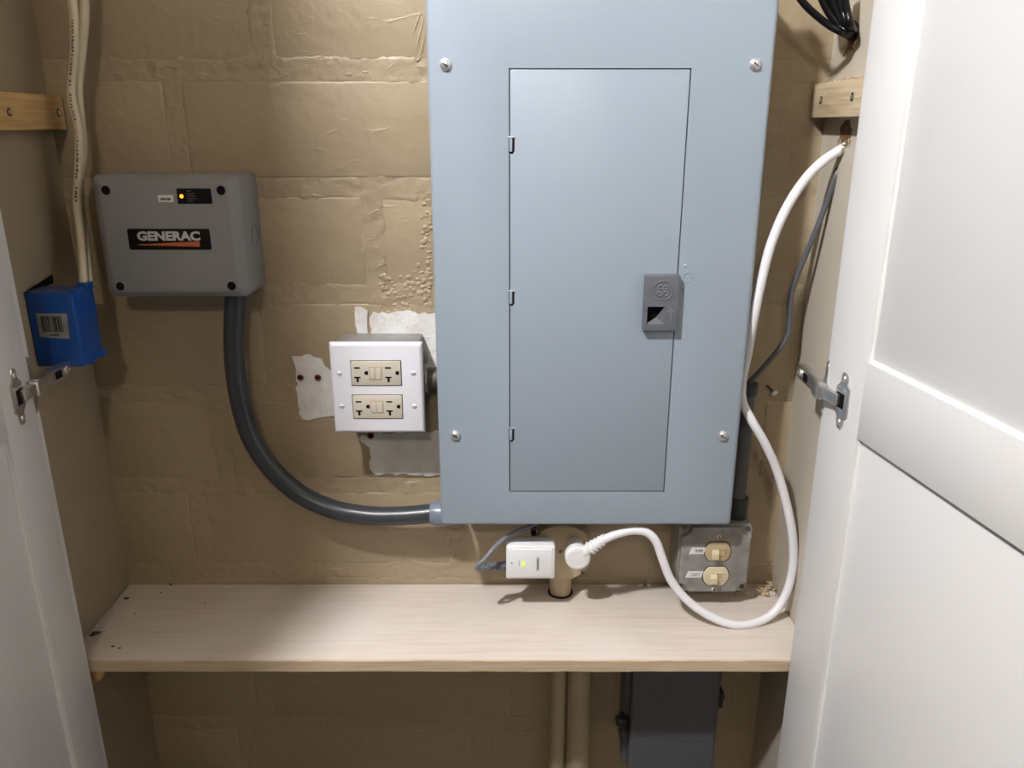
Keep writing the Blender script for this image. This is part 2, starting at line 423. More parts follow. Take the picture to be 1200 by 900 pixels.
patch([(425, 508), (433, 512), (440, 508), (520, 505), (520, 557), (480, 557), (440, 556), (434, 551), (434, 530), (430, 520), (420, 513)], 4)
# flaked rough render above the patch, against the panel
fl = G(); rnd = random.Random(5)
for i in range(230):
    px = rnd.uniform(446, 508); py = rnd.uniform(322, 367) if rnd.random() < .7 else rnd.uniform(235, 367)
    if py < 322: px = 506 - abs(rnd.gauss(0, 9))
    c = P(px, py, WY + .0006); r = rnd.uniform(.0018, .0052)
    fl.ball(c, r, (1, .38, rnd.uniform(.45, 1)), 7)
o = obj('flaked_lump', fl, M_mortar, WB, smooth=80); o['kind'] = 'stuff'
# thick brush drips beside the panel
dr = G()
for pts in ([(494, 12), (488, 28), (484, 42)], [(497, 20), (492, 40), (487, 62)], [(498, 40), (494, 60), (489, 70)], [(486, 66), (489, 71), (495, 64)], [(478, 98), (486, 104), (495, 100)], [(470, 112), (480, 118)], [(330, 150), (345, 154), (352, 160)], [(365, 186), (385, 190), (400, 187)], [(440, 184), (470, 190), (500, 191)], [(248, 66), (256, 76)], [(295, 8), (298, 24)], [(258, 210), (260, 225)]):
    dr.tube([P(x, y, WY + .0007) for x, y in pts], [.0010] + [.0019] * (len(pts) - 2) + [.0009], 8, 5)
obj('paint_drip', dr, M_wall, WB, smooth=80)['kind'] = 'stuff'

# ------------------------------------------------------------------ doors
def door(name, pivot, dirx, side):
    """frame-and-panel cabinet door standing open; side=+1 right door, -1 left door"""
    T = Vector((dirx, -1, 0)).normalized(); Nn = Vector((-side * 1.0, -side * dirx, 0)).normalized()
    if Nn.x * -side < 0: Nn = -Nn
    Mt = Matrix(((T.x, Nn.x, 0, pivot[0]), (T.y, Nn.y, 0, pivot[1]), (0, 0, 1, 0), (0, 0, 0, 1)))
    root = thing(name, (pivot[0], pivot[1], .12), kind='structure')
    W, z0, z1, th = .490, .12, CZ + .85, .019
    st = .074; rails = [(z0, z0 + .09), (CZ - .3196, CZ - .234), (z1 - .09, z1)]
    def part(nm, a, b, m, bev=.0018):
        gg = G().box(a, b, bev, 2, Mt); return obj(nm, gg, m, root)
    part('stile', (0, -th, z0), (st, 0, z1), M_white); part('stile', (W - st, -th, z0), (W, 0, z1), M_white)
    for a, b in rails: part('rail', (st - .0005, -th, a), (W - st + .0005, 0, b), M_white, .0012)
    for (a, b) in ((rails[0][1], rails[1][0]), (rails[1][1], rails[2][0])):
        part('panel', (st - .006, -th + .004, a - .006), (W - st + .006, -.0055, b + .006), M_white, .0005)
        # rounded bead of caulk and paint along the panel edges
        gg = G(); rr = random.Random(int(a * 1000) + side)
        q = [(st + .0002, -.0052, a + (b - a) * i / 60) for i in range(61)]
        gg.tube([Mt @ Vector(p) for p in q], [.0016 + rr.uniform(-.0005, .0011) for p in q], 8, 1)
        gg.tube([Mt @ Vector((st + (W - 2 * st) * i / 12, -.005, a + .0003)) for i in range(13)], .0026, 8, 1)
        obj('caulk_bead', gg, M_caulk, root, smooth=80)
    return root, Mt
DL, ML = door('door_1', (-.5515, .872), .15, -1)
DR, MR = door('door_2', (.3600, .872), .137, 1)

# ------------------------------------------------------------------ lamps of the room
def lamp(name, c, m, label):
    t = thing(name, (c[0], c[1], H - .001), label, 'lamp')
    obj('base', G().cyl((c[0], c[1], H - .022), (c[0], c[1], H - .0005), .07, .062, 32, .004), M_lampbase, t)
    obj('globe', G().ball(c, LAMP_R, n=32), m, t, smooth=180)
lamp('ceiling_lamp', KEY_LAMP, M_globe1, 'glowing globe lamp on the ceiling close to the cupboard')
lamp('ceiling_lamp', FAR_LAMP, M_globe2, 'glowing globe lamp on the ceiling further back in the room')

# ------------------------------------------------------------------ breaker panel
PY = 0.9735
pxl, pxr = -.0963, .2975
pzb, pzt = CZ - .5165, CZ + .190
pan = thing('breaker_panel', ((pxl + pxr) / 2, WY, pzb), 'large blue-grey steel breaker panel with a hinged door on the wall', 'breaker panel')
obj('box', G().box((pxl + .012, PY + .008, pzb + .012), (pxr - .012, WY - .002, pzt - .014), .002), M_panelbox, pan)
dx0, dx1, dz0, dz1 = -.0036, .2040, CZ - .4664, CZ + .0625
gp = .0014
obj('cover', G().ring_plate((pxl, pzb), (pxr, pzt), (dx0, dz0), (dx1, dz1), PY, PY + .016, PY + .005, .0055), M_panel, pan)
obj('frame_rim', G().ring_plate((dx0 - .004, dz0 - .004), (dx1 + .004, dz1 + .004), (dx0 + .006, dz0 + .006), (dx1 - .006, dz1 - .006), PY + .0045, PY + .006), M_panelbox, pan)
pd = obj('door', G().box((dx0 + gp, PY - .0003, dz0 + gp), (dx1 - gp, PY + .004, dz1 - gp), .0009, 2), M_panel, pan)
for py in (171, 350, 510):
    c = P(599.5, py, PY)
    gg = G()
    gg.prism([c + V(-.0035, -.0004, .0095), c + V(.0035, -.0004, .0095), c + V(.0035, -.0004, -.006), c + V(.001, -.0004, -.0095), c + V(-.0035, -.0004, -.0075)], (0, .002, 0))
    hs = obj('hinge_slot', gg, M_dark, pan)
    obj('hinge_tab', G().box(c + V(-.0028, -.0022, -.0065), c + V(.0008, .001, .0085), .0007), M_panel, hs)
    obj('slot_rim', G().box(c + V(-.0042, -.0016, .0088), c + V(.0045, .001, .0104), .0005), M_zinc, hs)
for px, py in ((522, 76), (885, 75.5), (533.5, 510), (847, 510.5)):
    c = P(px, py, PY)
    s = obj('cover_screw', G().cyl(c + V(0, .001, 0), c + V(0, -.0016, 0), .0068, .0068, 24, .0004).ball(c + V(0, -.0016, 0), .0062, (1, .5, 1), 20), M_zinc, pan)
    obj('screw_slot', G().box(c + V(-.0036, -.0051, -.0006), c + V(.0036, -.0036, .0006), 0, 2, Matrix.Translation(c) @ Matrix.Rotation(.6, 4, 'Y') @ Matrix.Translation(-c)), M_dark, s)
for px, py, r in ((803.5, 311.5, .0026), (805.5, 325, .006), (801, 338.5, .0026)):
    c = P(px, py, PY)
    gg = G()
    if r > .004:
        gg.tube(circ(c + V(0, -.0001, 0), r, 24), .0007, 6, 1, closed=True); gg.ball(c + V(0, .0004, 0), .0018, (1, .5, 1), 12)
    else: gg.ball(c + V(0, .0004, 0), r, (1, .45, 1), 14)
    obj('embossed_mark', gg, M_panel, pan, smooth=80)
# latch
lx0, lx1 = .1622, .2050; lz1, lz0 = CZ - .1725, CZ - .2425
yl = PY - .0105
lat = obj('latch', G().ring_plate((lx0, lz0), (lx1, lz1), (lx0 + .0045, lz0 + .0095), (lx0 + .026, lz0 + .031), yl, PY + .001, yl + .009, .0016), M_latch, pan)
hx0, hz0, hx1, hz1 = lx0 + .0045, lz0 + .0095, lx0 + .026, lz0 + .031
obj('latch_recess', G().box((hx0 - .001, yl + .0085, hz0 - .001), (hx1 + .001, yl + .0095, hz1 + .001)), M_dark, lat)
gg = G()
gg.prism([V(hx0, yl + .0004, hz0), V(hx1, yl + .0004, hz0), V(hx1, yl + .0004, hz1), V(hx0 + .0118, yl + .0045, hz0 + .0072)], (0, .0008, 0))
obj('latch_ramp', gg, M_latch, lat, smooth=0)
# round monogram in relief
mc = V((lx0 + lx1) / 2 + .0005, yl - .0002, lz1 - .0185)
gg = G(); R0 = .0118
for a0 in (10, 100, 190, 280):
    gg.tube(circ(mc, R0, 10, a0=a0, a1=a0 + 72), .0008, 6, 2)
    aa = math.radians(a0 + 80); gg.ball(mc + V(math.cos(aa) * R0 * .93, 0, math.sin(aa) * R0 * .93), .0011, (1, .6, 1), 8)
def swirl(cx, cz, r, a0, a1, tail):
    pts = circ(mc + V(cx, 0, cz), r, 10, a0=a0, a1=a1) + [mc + V(*t) for t in tail]
    gg.tube(pts, .0008, 6, 3)
swirl(.0036, .0036, .0028, -150, 200, [(-.0006, 0, -.001), (-.002, 0, -.0045)])
swirl(-.0032, .0040, .0026, 30, 330, [(.0004, 0, .0015), (.002, 0, .0002)])
swirl(-.0040, -.0042, .0027, -30, 250, [(-.002, 0, -.0072), (.0015, 0, -.0015), (.003, 0, -.0005)])
swirl(.0042, -.0040, .0025, 150, -170, [(.0040, 0, -.0074), (.0066, 0, -.0060)])
obj('monogram', gg, M_latchhi, lat, smooth=80)
ax = lx0 + .0335
gg = G().box((ax - .0012, yl - .0005, hz0 + .002), (ax + .0012, yl + .001, hz1 - .006), .0003)
gg.prism([V(ax - .0048, yl - .0005, hz1 - .0068), V(ax + .0048, yl - .0005, hz1 - .0068), V(ax, yl - .0005, hz1 - .001)], (0, .0012, 0))
obj('arrow_mark', gg, M_latchhi, lat)

# ------------------------------------------------------------------ grey control box with the name badge
bx0, bx1, bz0, bz1 = -.5150, -.3340, CZ - .2080, CZ - .0565
BYF, BYC = .9965, 1.0080
cb = thing('control_box', ((bx0 + bx1) / 2, WY, bz0), 'grey plastic control box with a black and orange brand badge on the wall', 'control box')
g = G(); t = bmesh.new()
def loopv(x0, z0, x1, z1, r, y): return [t.verts.new(p) for p in rrect(x0, z0, x1, z1, r, y, 5)]
lps = [loopv(bx0, bz0, bx1, bz1, .009, WY - .001), loopv(bx0, bz0, bx1, bz1, .009, BYC + .002), loopv(bx0 + .0012, bz0 + .0012, bx1 - .0012, bz1 - .0012, .009, BYC - .001),
       loopv(bx0 + .0105, bz0 + .0085, bx1 - .0115, bz1 - .0085, .0065, BYF + .0008), loopv(bx0 + .0125, bz0 + .0105, bx1 - .0135, bz1 - .0105, .006, BYF)]
for a, b in zip(lps, lps[1:]):
    for i in range(len(a)):
        j = (i + 1) % len(a); t.faces.new((a[i], a[j], b[j], b[i]))
t.faces.new(lps[-1]); t.faces.new(list(reversed(lps[0])))
g._merge(t)
obj('housing', g, M_control, cb, smooth=28)
for px, py in ((124, 223), (259, 223), (141, 335.5), (271.5, 335)):
    c = P(px, py, BYF)
    h = obj('screw_hole', G().tube(circ(c + V(0, -.0001, 0), .0060, 24), .0007, 6, 1, closed=True), M_control, cb, smooth=80)
    obj('hole_bottom', G().cyl(c + V(0, .0005, 0), c + V(0, -.0004, 0), .0058, n=24), M_dark, h)
a, b = P(207.5, 220.5, BYF), P(248.5, 239, BYF)
q0, q1, q2, q3 = P(206.8, 220.8, BYF), P(246.8, 220.8, BYF), P(249, 238.8, BYF), P(208.8, 238.8, BYF)
dsp = obj('indicator_window', G().prism([p + V(0, -.0006, 0) for p in (q0, q1, q2, q3)], (0, .001, 0)), M_black, cb)
c = P(212.7, 230, BYF - .0008)
led = obj('amber_light', G().ball(c, .0024, (1, .4, 1), 14), M_amber, dsp); led['label'] = 'glowing amber indicator light'
for i in range(5):                       # rows of tiny illegible print beside the light
    a = P(218.5 + .35 * i, 224.0 + 2.9 * i, BYF); l = (.0055, .0095, .0100, .0115, .0062)[i]
    obj('print_row', G().box(a + V(0, -.0009, -.0005), a + V(l, -.0004, .0005)), M_dimprint, dsp)
c0 = P(194.2, 232.8, BYF)
lb = obj('label_sticker', G().box(c0 + V(-.0094, -.0006, -.0042), c0 + V(.0094, .0004, .0042), .0003), M_label, cb)
text('sticker_lettering', 'W0100', M_black, lb, c0 + V(0, -.0008, -.0006), .0044, sx=.95, bold=.00008)
q = [P(149, 268, BYF), P(245.2, 268, BYF), P(248.2, 292.6, BYF), P(152.2, 292.8, BYF)]
bx, bX, bz, bZ = (q[0].x + q[3].x) / 2, (q[1].x + q[2].x) / 2, q[2].z, q[0].z
bdg = obj('brand_badge', G().prism(rrect(bx, bz, bX, bZ, .0022, BYF - .0009), (0, .0015, 0), .0003), M_black, cb)
tc = P(197.5, 277.2, BYF - .0011)
text('brand_lettering', 'GENERAC', M_print, bdg, tc, .0148, sx=1.17, bold=.0006)
q = [P(162, 287.2, BYF - .0011), P(162, 286.6, BYF - .0011), P(233.6, 282.8, BYF - .0011), P(234.4, 289.2, BYF - .0011)]
obj('orange_swoosh', G().prism(q, (0, .0006, 0)), M_orange, bdg)
kc = V(bx1 + .0001, 1.045, CZ - .135)
obj('knockout', G().tube(circ(kc, .0135, 16, ux=(0, 1, 0), a0=-70, a1=70), .0006, 6, 2).tube(circ(kc, .0135, 16, ux=(0, 1, 0), a0=110, a1=250), .0006, 6, 2), M_latch, cb, smooth=80)

# ------------------------------------------------------------------ liquid-tight conduit from control box to panel
pth = [(276, 340, 1.045), (274.5, 372, 1.045), (274, 405, 1.045), (276.5, 440, 1.045), (283, 478, 1.045), (296, 516, 1.045), (318, 549, 1.043), (350, 578, 1.04), (388, 596, 1.037), (430, 604, 1.034), (470, 604.5, 1.031), (512, 601, 1.030)]
cr = [P(*p) for p in pth]
co = thing('flexible_conduit', cr[7], 'dark grey flexible conduit curving from control box down to breaker panel', 'conduit')
obj('sleeve', G().tube(cr, .0137, 20, 8), M_conduit, co, smooth=80)
pc = P(506, 601.5, 1.030); xe = pxl + .012
obj('connector', G().cyl((pc.x, 1.030, pc.z), (xe, 1.030, pc.z), .0175, .0175, 28, .0035).cyl((pc.x - .002, 1.030, pc.z), (pc.x + .002, 1.030, pc.z), .0155, .0165, 28, .001), M_conn, co)

# ------------------------------------------------------------------ double receptacle in a surface box
OY = 1.008
tl, tr, br, bl = P(385.5, 402.5, OY), P(495.3, 400.8, OY), P(498.3, 507, OY), P(391.5, 508.5, OY)
ox0, ox1, oz0, oz1 = (tl.x + bl.x) / 2, (tr.x + br.x) / 2, (bl.z + br.z) / 2, (tl.z + tr.z) / 2
rec = thing('double_receptacle', ((ox0 + ox1) / 2, WY, oz0), 'white square cover plate with two ivory power receptacles beside the panel', 'power outlet')
obj('back_box', G().box((ox0 + .006, OY + .004, oz0 + .010), (ox1 - .006, WY - .003, oz1 - .003), .003), M_galv, rec)
t = bmesh.new(); g = G()
lps = [[t.verts.new(p) for p in rrect(ox0, oz0, ox1, oz1, .002, OY + .006, 3)], [t.verts.new(p) for p in rrect(ox0 + .0003, oz0 + .0003, ox1 - .0003, oz1 - .0003, .002, OY + .003, 3)],
       [t.verts.new(p) for p in rrect(ox0 + .003, oz0 + .003, ox1 - .003, oz1 - .003, .0015, OY + .0005, 3)], [t.verts.new(p) for p in rrect(ox0 + .0048, oz0 + .0048, ox1 - .0048, oz1 - .0048, .001, OY, 3)]]
for a, b in zip(lps, lps[1:]):
    for i in range(len(a)):
        j = (i + 1) % len(a); t.faces.new((a[i], a[j], b[j], b[i]))
t.faces.new(lps[-1]); t.faces.new(list(reversed(lps[0])))
g._merge(t); obj('cover_plate', g, M_plate, rec, smooth=50)
for (p0, p1, p2, p3) in (((411, 423), (470.5, 451.2), None, None), ((413.2, 463), (472, 490), None, None)):
    a = P(*p0, OY); b = P(*p1, OY)
    x0, z1, x1, z0 = a.x, a.z, b.x, b.z
    d = obj('receptacle', G().box((x0, OY - .0018, z0), (x1, OY + .003, z1), .0012, 2), M_ivory, rec)
    W = x1 - x0; Hh = z1 - z0; yf = OY - .0018
    obj('plate_gap', G().ring_plate((x0 - .0009, z0 - .0009), (x1 + .0009, z1 + .0009), (x0 + .0006, z0 + .0006), (x1 - .0006, z1 - .0006), OY - .0003, OY + .001), M_rust, d)
    for cx in (.12, .745):
        sx = x0 + W * cx
        gg = G().box((sx - W * .06, yf - .0003, z0 + Hh * .70), (sx + W * .06, yf + .001, z0 + Hh * .76))
        obj('slot', gg, M_dark, d)
        gg = G().box((sx - W * .065, yf - .0003, z0 + Hh * .30), (sx + W * .065, yf + .001, z0 + Hh * .36)).box((sx - W * .02, yf - .0003, z0 + Hh * .14), (sx + W * .025, yf + .001, z0 + Hh * .36))
        obj('slot', gg, M_dark, d)
        gc = V(sx + W * .185, yf - .0003, z0 + Hh * .52)
        gg = G().prism(circ(gc, .0026, 16, a0=90, a1=270) + [gc + V(.0022, 0, -.0026), gc + V(.0022, 0, .0026)], (0, .0012, 0))
        obj('slot', gg, M_dark, d)
    obj('button_frame', G().ring_plate((x0 + W * .360, z0 + Hh * .23), (x0 + W * .625, z0 + Hh * .78), (x0 + W * .372, z0 + Hh * .265), (x0 + W * .613, z0 + Hh * .745), yf - .0004, yf + .001), M_ivoryd, d)
    for k, (u0, u1) in enumerate(((.375, .475), (.515, .61))):
        obj('button', G().box((x0 + W * u0, yf - .0012, z0 + Hh * .27), (x0 + W * u1, yf + .001, z0 + Hh * .74), .0005), M_ivory, d)
for px, py in ((398, 437.7), (484.4, 437.4), (400.7, 476), (485.7, 476)):
    c = P(px, py, OY)
    s = obj('plate_screw', G().ball(c, .0036, (1, .4, 1), 16), M_plate, rec, smooth=80)
    obj('screw_slot', G().box(c + V(-.0028, -.0018, -.0003), c + V(.0028, -.0010, .0003)), M_rust, s)

# short steel nipple between receptacle box and panel
nz_ = (oz0 + oz1) / 2 + .003
nip = thing('conduit_nipple', (pxl - .004, 1.045, nz_), 'short dull steel pipe nipple between receptacle box and breaker panel', 'pipe')
obj('pipe', G().cyl((ox1 - .008, 1.045, nz_), (pxl + .0125, 1.045, nz_), .0155, n=28), M_rust, nip)
obj('locknut', G().cyl((ox1 - .006, 1.045, nz_), (ox1 + .003, 1.045, nz_), .021, n=8, bev=.001), M_galv, nip)
obj('locknut', G().cyl((pxl + .004, 1.045, nz_), (pxl + .0118, 1.045, nz_), .021, n=8, bev=.001), M_galv, nip)

# ------------------------------------------------------------------ wall plugs and screws left in the wall
for px, py, lab in ((352, 442.5, 'dark red wall plug at the left of the white patch'), (372.5, 442.5, 'dark red wall plug nearer the outlet plate'), (434.5, 510.5, 'dark red wall plug just below the outlet plate')):
    c = P(px, py, YP)
    t = thing('wall_plug', c, lab, 'wall plug', 'wall plugs by the outlet')
    obj('collar', G().tube(circ(c + V(0, -.0006, 0), .0034, 16), .0014, 8, 1, closed=True), M_anchor, t, smooth=80)
    obj('bore', G().cyl(c + V(0, .002, 0), c + V(0, -.0004, 0), .0033, n=16), M_dark, t)
c = P(899, 452, WY)
t = thing('wall_screw', c, 'bent screw sticking out of the wall right of the panel', 'screw')
obj('shank', G().tube([c + V(0, .002, 0), c + V(.001, -.012, -.001), c + V(.004, -.020, -.004)], .0018, 10, 4), M_rust, t)
obj('head', G().cyl(c + V(.0035, -.019, -.0035), c + V(.0045, -.0215, -.0050), .0048, n=16, bev=.0006), M_zinc, t)
c = P(626, 624, 1.03)
t = thing('screw_hook', (c.x, WY, c.z), 'small dark screw ring under the panel above the white adapter', 'hook')
obj('stem', G().cyl((c.x - .001, WY + .002, c.z), (c.x - .001, c.y + .004, c.z), .0040, n=12), M_rust, t)
obj('ring', G().tube(circ(c + V(.002, 0, .001), .0052, 16), .0012, 8, 1, closed=True), M_rust, t, smooth=80)
obj('tip', G().ball(c + V(-.001, 0, -.001), .0042, n=12), M_dark, t, smooth=80)

# ------------------------------------------------------------------ shelf and cleats
SZ = CZ - .669; SF = .888; ST = .0185
g = G(); t = bmesh.new()
nn = 60; rnd = random.Random(3)
top = []; bot = []
sh = thing('shelf', ((XL + XR) / 2, SF, SZ - ST), 'whitewashed pine board shelf across the cupboard under the panel', 'shelf')
g.box((XL + .0008, SF + .0016, SZ - ST), (XR - .0008, WY - .003, SZ), .0008)
obj('board', g, M_shelf, sh)
g = G(); t = bmesh.new(); rows = []
for i in range(nn + 1):
    x = XL + .0008 + (XR - XL - .0016) * i / nn
    rows.append([t.verts.new((x, SF + .0022, SZ + .0002)), t.verts.new((x, SF, SZ - .0012 + rnd.uniform(-.0007, .0007))), t.verts.new((x, SF, SZ - ST + .0012 + rnd.uniform(-.0004, .0004))), t.verts.new((x, SF + .0022, SZ - ST - .0002))])
for a, b in zip(rows, rows[1:]):
    for j in range(3): t.faces.new((a[j], b[j], b[j + 1], a[j + 1]))
t.faces.new((rows[0][0], rows[0][1], rows[0][2], rows[0][3])); t.faces.new((rows[-1][3], rows[-1][2], rows[-1][1], rows[-1][0]))
for a, b in zip(rows, rows[1:]): t.faces.new((a[3], b[3], b[0], a[0]))
g._merge(t); obj('front_edge', g, M_shelfedge, sh)['label'] = 'bare pine front edge of the shelf'

def cleat(name, side, z0, z1, label, th=.020, yf=.905, screws=(), m=None):
    xw = XL if side < 0 else XR
    t = thing(name, (xw - side * th / 2, (yf + WY) / 2, z0), label, 'wood cleat')
    xa, xb = xw - side * .0004, xw - side * th
    pts = [V(xb, WY - .005, z1), V(xb, yf, z1), V(xb, yf, z0 + .010), V(xb, yf + .009, z0), V(xb, WY - .005, z0)]
    obj('strip', G().prism(pts, (xa - xb, 0, 0), .0008), m or M_cleat, t)
    for (px, py) in screws:
        c = PX(px, py, xb)
        s = obj('screw', G().cyl(c + V(side * .001, 0, 0), c + V(-side * .0004, 0, 0), .0046, n=18), M_dark, t)
        obj('screw_head', G().cyl(c + V(side * .001, 0, 0), c + V(-side * .0009, 0, 0), .0032, n=12).box(c + V(-.0013, -.003, -.0005), c + V(.0013, .003, .0005)), M_zinc, s)
    return t
a = PX(70, 112, XL + .02); b = PX(70, 152, XL + .02)
cleat('wood_cleat', -1, b.z, a.z, 'yellow pine cleat with two screws on the left side wall', screws=((11, 131.5), (69, 132)))
a = PX(960, 98, XR - .02); b = PX(955, 138, XR - .02)
cleat('wood_cleat', 1, b.z, a.z, 'wood cleat toned paler for the light on it, with two screws at the upper right beside the white door', yf=.896, m=M_cleat_lit, screws=((962, 117.5), (998.5, 113.5)))
g = G(); rnd = random.Random(21)
for q in range(40):
    c = V(XR - .02 + rnd.uniform(.001, .016), rnd.uniform(.90, 1.065), a.z + .0008)
    g.box(c + V(-.001, -.002, -.0012), c + V(.001, .002, rnd.uniform(.0004, .0022)), 0, 2)
setp(obj('sawdust', g, M_shave, smooth=0), 'fine sawdust lying on top of the upper right wood cleat', 'sawdust', kind='stuff')
# shelf supports under the board
for side, lab in ((-1, 'rounded pine support block under the left end of the shelf'), (1, 'pine support block under the right end of the shelf')):
    xw = XL if side < 0 else XR
    z1 = SZ - ST - .0003
    pts = [V(xw - side * .0004, 0, z1), V(xw - side * .043, 0, z1), V(xw - side * .043, 0, z1 - .007), V(xw - side * .038, 0, z1 - .017), V(xw - side * .028, 0, z1 - .024), V(xw - side * .016, 0, z1 - .027), V(xw - side * .0004, 0, z1 - .027)]
    if side > 0:
        for p in pts: p.x = xw - (xw - p.x) * .42
    for p in pts: p.y = .895
    t = obj('shelf_support', G().prism(pts, (0, .150, 0), .001), M_cleat); setp(t, lab, 'support block')

# crumbs and shavings on the shelf
g = G(); rnd = random.Random(11)
for i in range(46):
    f = rnd.random()
    c = P(872 + 34 * f, 686 + rnd.uniform(-2, 3) - 2 * f, 1.05); c.y = rnd.uniform(1.035, 1.066); c.z = SZ + .001 + rnd.random() ** 2 * .012
    c.x = .33 + .066 * rnd.random()
    M = Matrix.Translation(c) @ Matrix.Rotation(rnd.uniform(0, 6), 4, 'Z') @ Matrix.Rotation(rnd.uniform(-.8, .8), 4, 'X')
    l = rnd.uniform(.003, .008)
    pts = [M @ V(-l, 0, 0), M @ V(0, .0016, rnd.uniform(.001, .003)), M @ V(l, 0, .0005), M @ V(0, -.0016, 0)]
    g.prism(pts, V(0, .0004, .0006))
setp(obj('wood_shavings', g, M_shave, smooth=0), 'little heap of wood shavings in the right rear shelf corner', 'shavings', kind='stuff')
g = G()
for px, py, r in ((148, 701, .003), (118, 737, .003), (112, 742, .0042), (108, 744, .003), (132, 757, .0018), (140, 759, .0016), (116, 741, .0025), (158, 719, .0012), (240, 706, .0012), (188, 694, .0012), (202, 682, .002)):
    d = _dir(px, py); kk = -.668 / d.z; c = Vector((d.x * kk, min(d.y * kk, 1.07), SZ + r * .3))
    g.ball(c, r, (1.5, .9, .5), 6)
setp(obj('dirt_crumbs', g, M_grit, smooth=0), 'dark crumbs scattered on the left end of the shelf', 'crumbs', kind='stuff')
g = G()
for px, py in ((120, 738), (754, 684), (757, 683), (265, 688)):
    d = _dir(px, py); kk = -.667 / d.z; c = Vector((d.x * kk, min(d.y * kk, 1.066), SZ + .002))
    g.box(c + V(-.006, -.0012, -.0016), c + V(.005, .0014, .0015), .0004)
setp(obj('pale_chips', g, M_label, smooth=0), 'pale paint chips lying on the shelf by the wall', 'chips', kind='stuff')

# ------------------------------------------------------------------ round painted outlet box with conduit
RY = 1.034
rc = P(658, 648.5, RY)
ro = thing('round_outlet', (rc.x, WY, rc.z - .047), 'beige painted round outlet box on the wall under the panel', 'outlet box')
obj('box', G().cyl((rc.x, WY - .003, rc.z), (rc.x, RY + .003, rc.z), .044, n=40), M_outp, ro)
obj('cover', G().cyl((rc.x, RY + .004, rc.z), (rc.x, RY, rc.z), .0465, .0455, 48, .0012), M_outp, ro)
for px, py in ((678, 648), (634, 651)):
    c = P(px, py, RY)
    obj('outlet_face', G().cyl(c + V(0, .001, 0), c + V(0, -.0055, 0), .0172, .0168, 32, .0008), M_outp, ro)
for px, py in ((657, 646.5), (683, 671)):
    c = P(px, py, RY)
    s = obj('screw', G().cyl(c + V(0, .001, 0), c + V(0, -.0012, 0), .0026, n=14, bev=.0005), M_rust, ro)
hub = V(rc.x + .0005, 1.050, SZ)
obj('hub', G().cyl(hub + V(0, 0, .001), hub + V(0, 0, .030), .0160, .0160, 28, .001), M_outp, ro)
obj('hub_gap', G().tube(circ(hub + V(0, 0, .0006), .0172, 28, uz=(0, 1, 0)), .0016, 6, 1, closed=True), M_dark, ro, smooth=80)
zt = SZ - ST - .0005
setp(obj('vertical_pipe', G().cyl((hub.x, 1.05, .02), (hub.x, 1.05, zt), .0122, n=28), M_pipe), 'narrow beige painted pipe below the shelf, left of the pair', 'pipe', 'painted pipes below the shelf')
x2 = P(677.5, 850, 1.05).x
setp(obj('vertical_pipe', G().cyl((x2, 1.05, .02), (x2, 1.05, zt), .0192, n=32), M_pipe), 'thick beige painted pipe below the shelf, right of the pair', 'pipe', 'painted pipes below the shelf')

# ------------------------------------------------------------------ white network adapter
AY = .985
a = P(593, 641, AY); b = P(650, 679.5, AY); a2 = P(594.5, 678, AY)
ax0, ax1, az0, az1 = a.x, b.x, b.z, a.z
ad = thing('power_adapter', ((ax0 + ax1) / 2, AY + .02, az0), 'white square plug-in network adapter with a green light', 'adapter')
obj('case', G().box((ax0, AY + .0015, az0), (ax1, AY + .030, az1), .0028, 3), M_wplast, ad)
obj('front_face', G().box((ax0 + .0038, AY - .0002, az0 + .0038), (ax1 - .0038, AY + .004, az1 - .0038), .0015, 2), M_wplast, ad)
obj('plug_body', G().box((ax0 + .012, AY + .028, az0 + .006), (ax1 - .006, RY - .0056, az1 - .006), .002), M_wshade, ad)
obj('light', G().box(P(611.5, 658, AY) + V(0, -.0007, 0), P(615.5, 663, AY) + V(0, .001, 0), .0003), M_green, ad)
text('adapter_lettering', 'TRENDNET', M_labeltx, ad, P(630.5, 661, AY - .0004), .0050, ux=(0, 0, 1), uz=(-1, 0, 0), sx=.85)
obj('port_mark', G().box(P(608.2, 656.5, AY) + V(0, -.0005, 0), P(608.9, 663.5, AY) + V(0, .0005, 0)), M_labeltx2, ad)
c = P(599.7, 659.8, AY - .0003)
obj('arrow_mark', G().prism([c + V(-.0016, 0, -.001), c + V(.0016, 0, -.001), c + V(0, 0, .0014)], (0, .0005, 0)), M_labeltx, ad)

# network cable, looping out from behind the panel to the adapter
npts = [(640, 604, 1.035), (622, 616.5, 1.020), (606, 622.5, 1.004), (591, 631, .990), (578, 643, .976), (568, 655, .968), (560.5, 662, .966), (559, 666.5, .972), (563.5, 667, .981), (570, 664.5, .989)]
nc = thing('network_cable', P(559, 666.5, .972), 'thin grey network cable looping from the panel into the white adapter', 'cable')
obj('sheath', G().tube([P(*p) for p in npts], .0031, 12, 6), M_ncable, nc, smooth=80)
b0, b1 = P(569, 663.8, .990), P(593, 663, .9985)
bo = obj('plug_boot', G().tube([b0, b0.lerp(b1, .45), b0.lerp(b1, .6), b1], [.0038, .0046, .0062, .0064], 14, 4), M_boot, nc, smooth=60)
gg = G()
for f in (.08, .2, .32, .44):
    c = b0.lerp(b1, f); dv = (b1 - b0).normalized()
    gg.cyl(c - dv * .0008, c + dv * .0008, .0056, n=16)
obj('boot_rib', gg, M_ncable, bo)

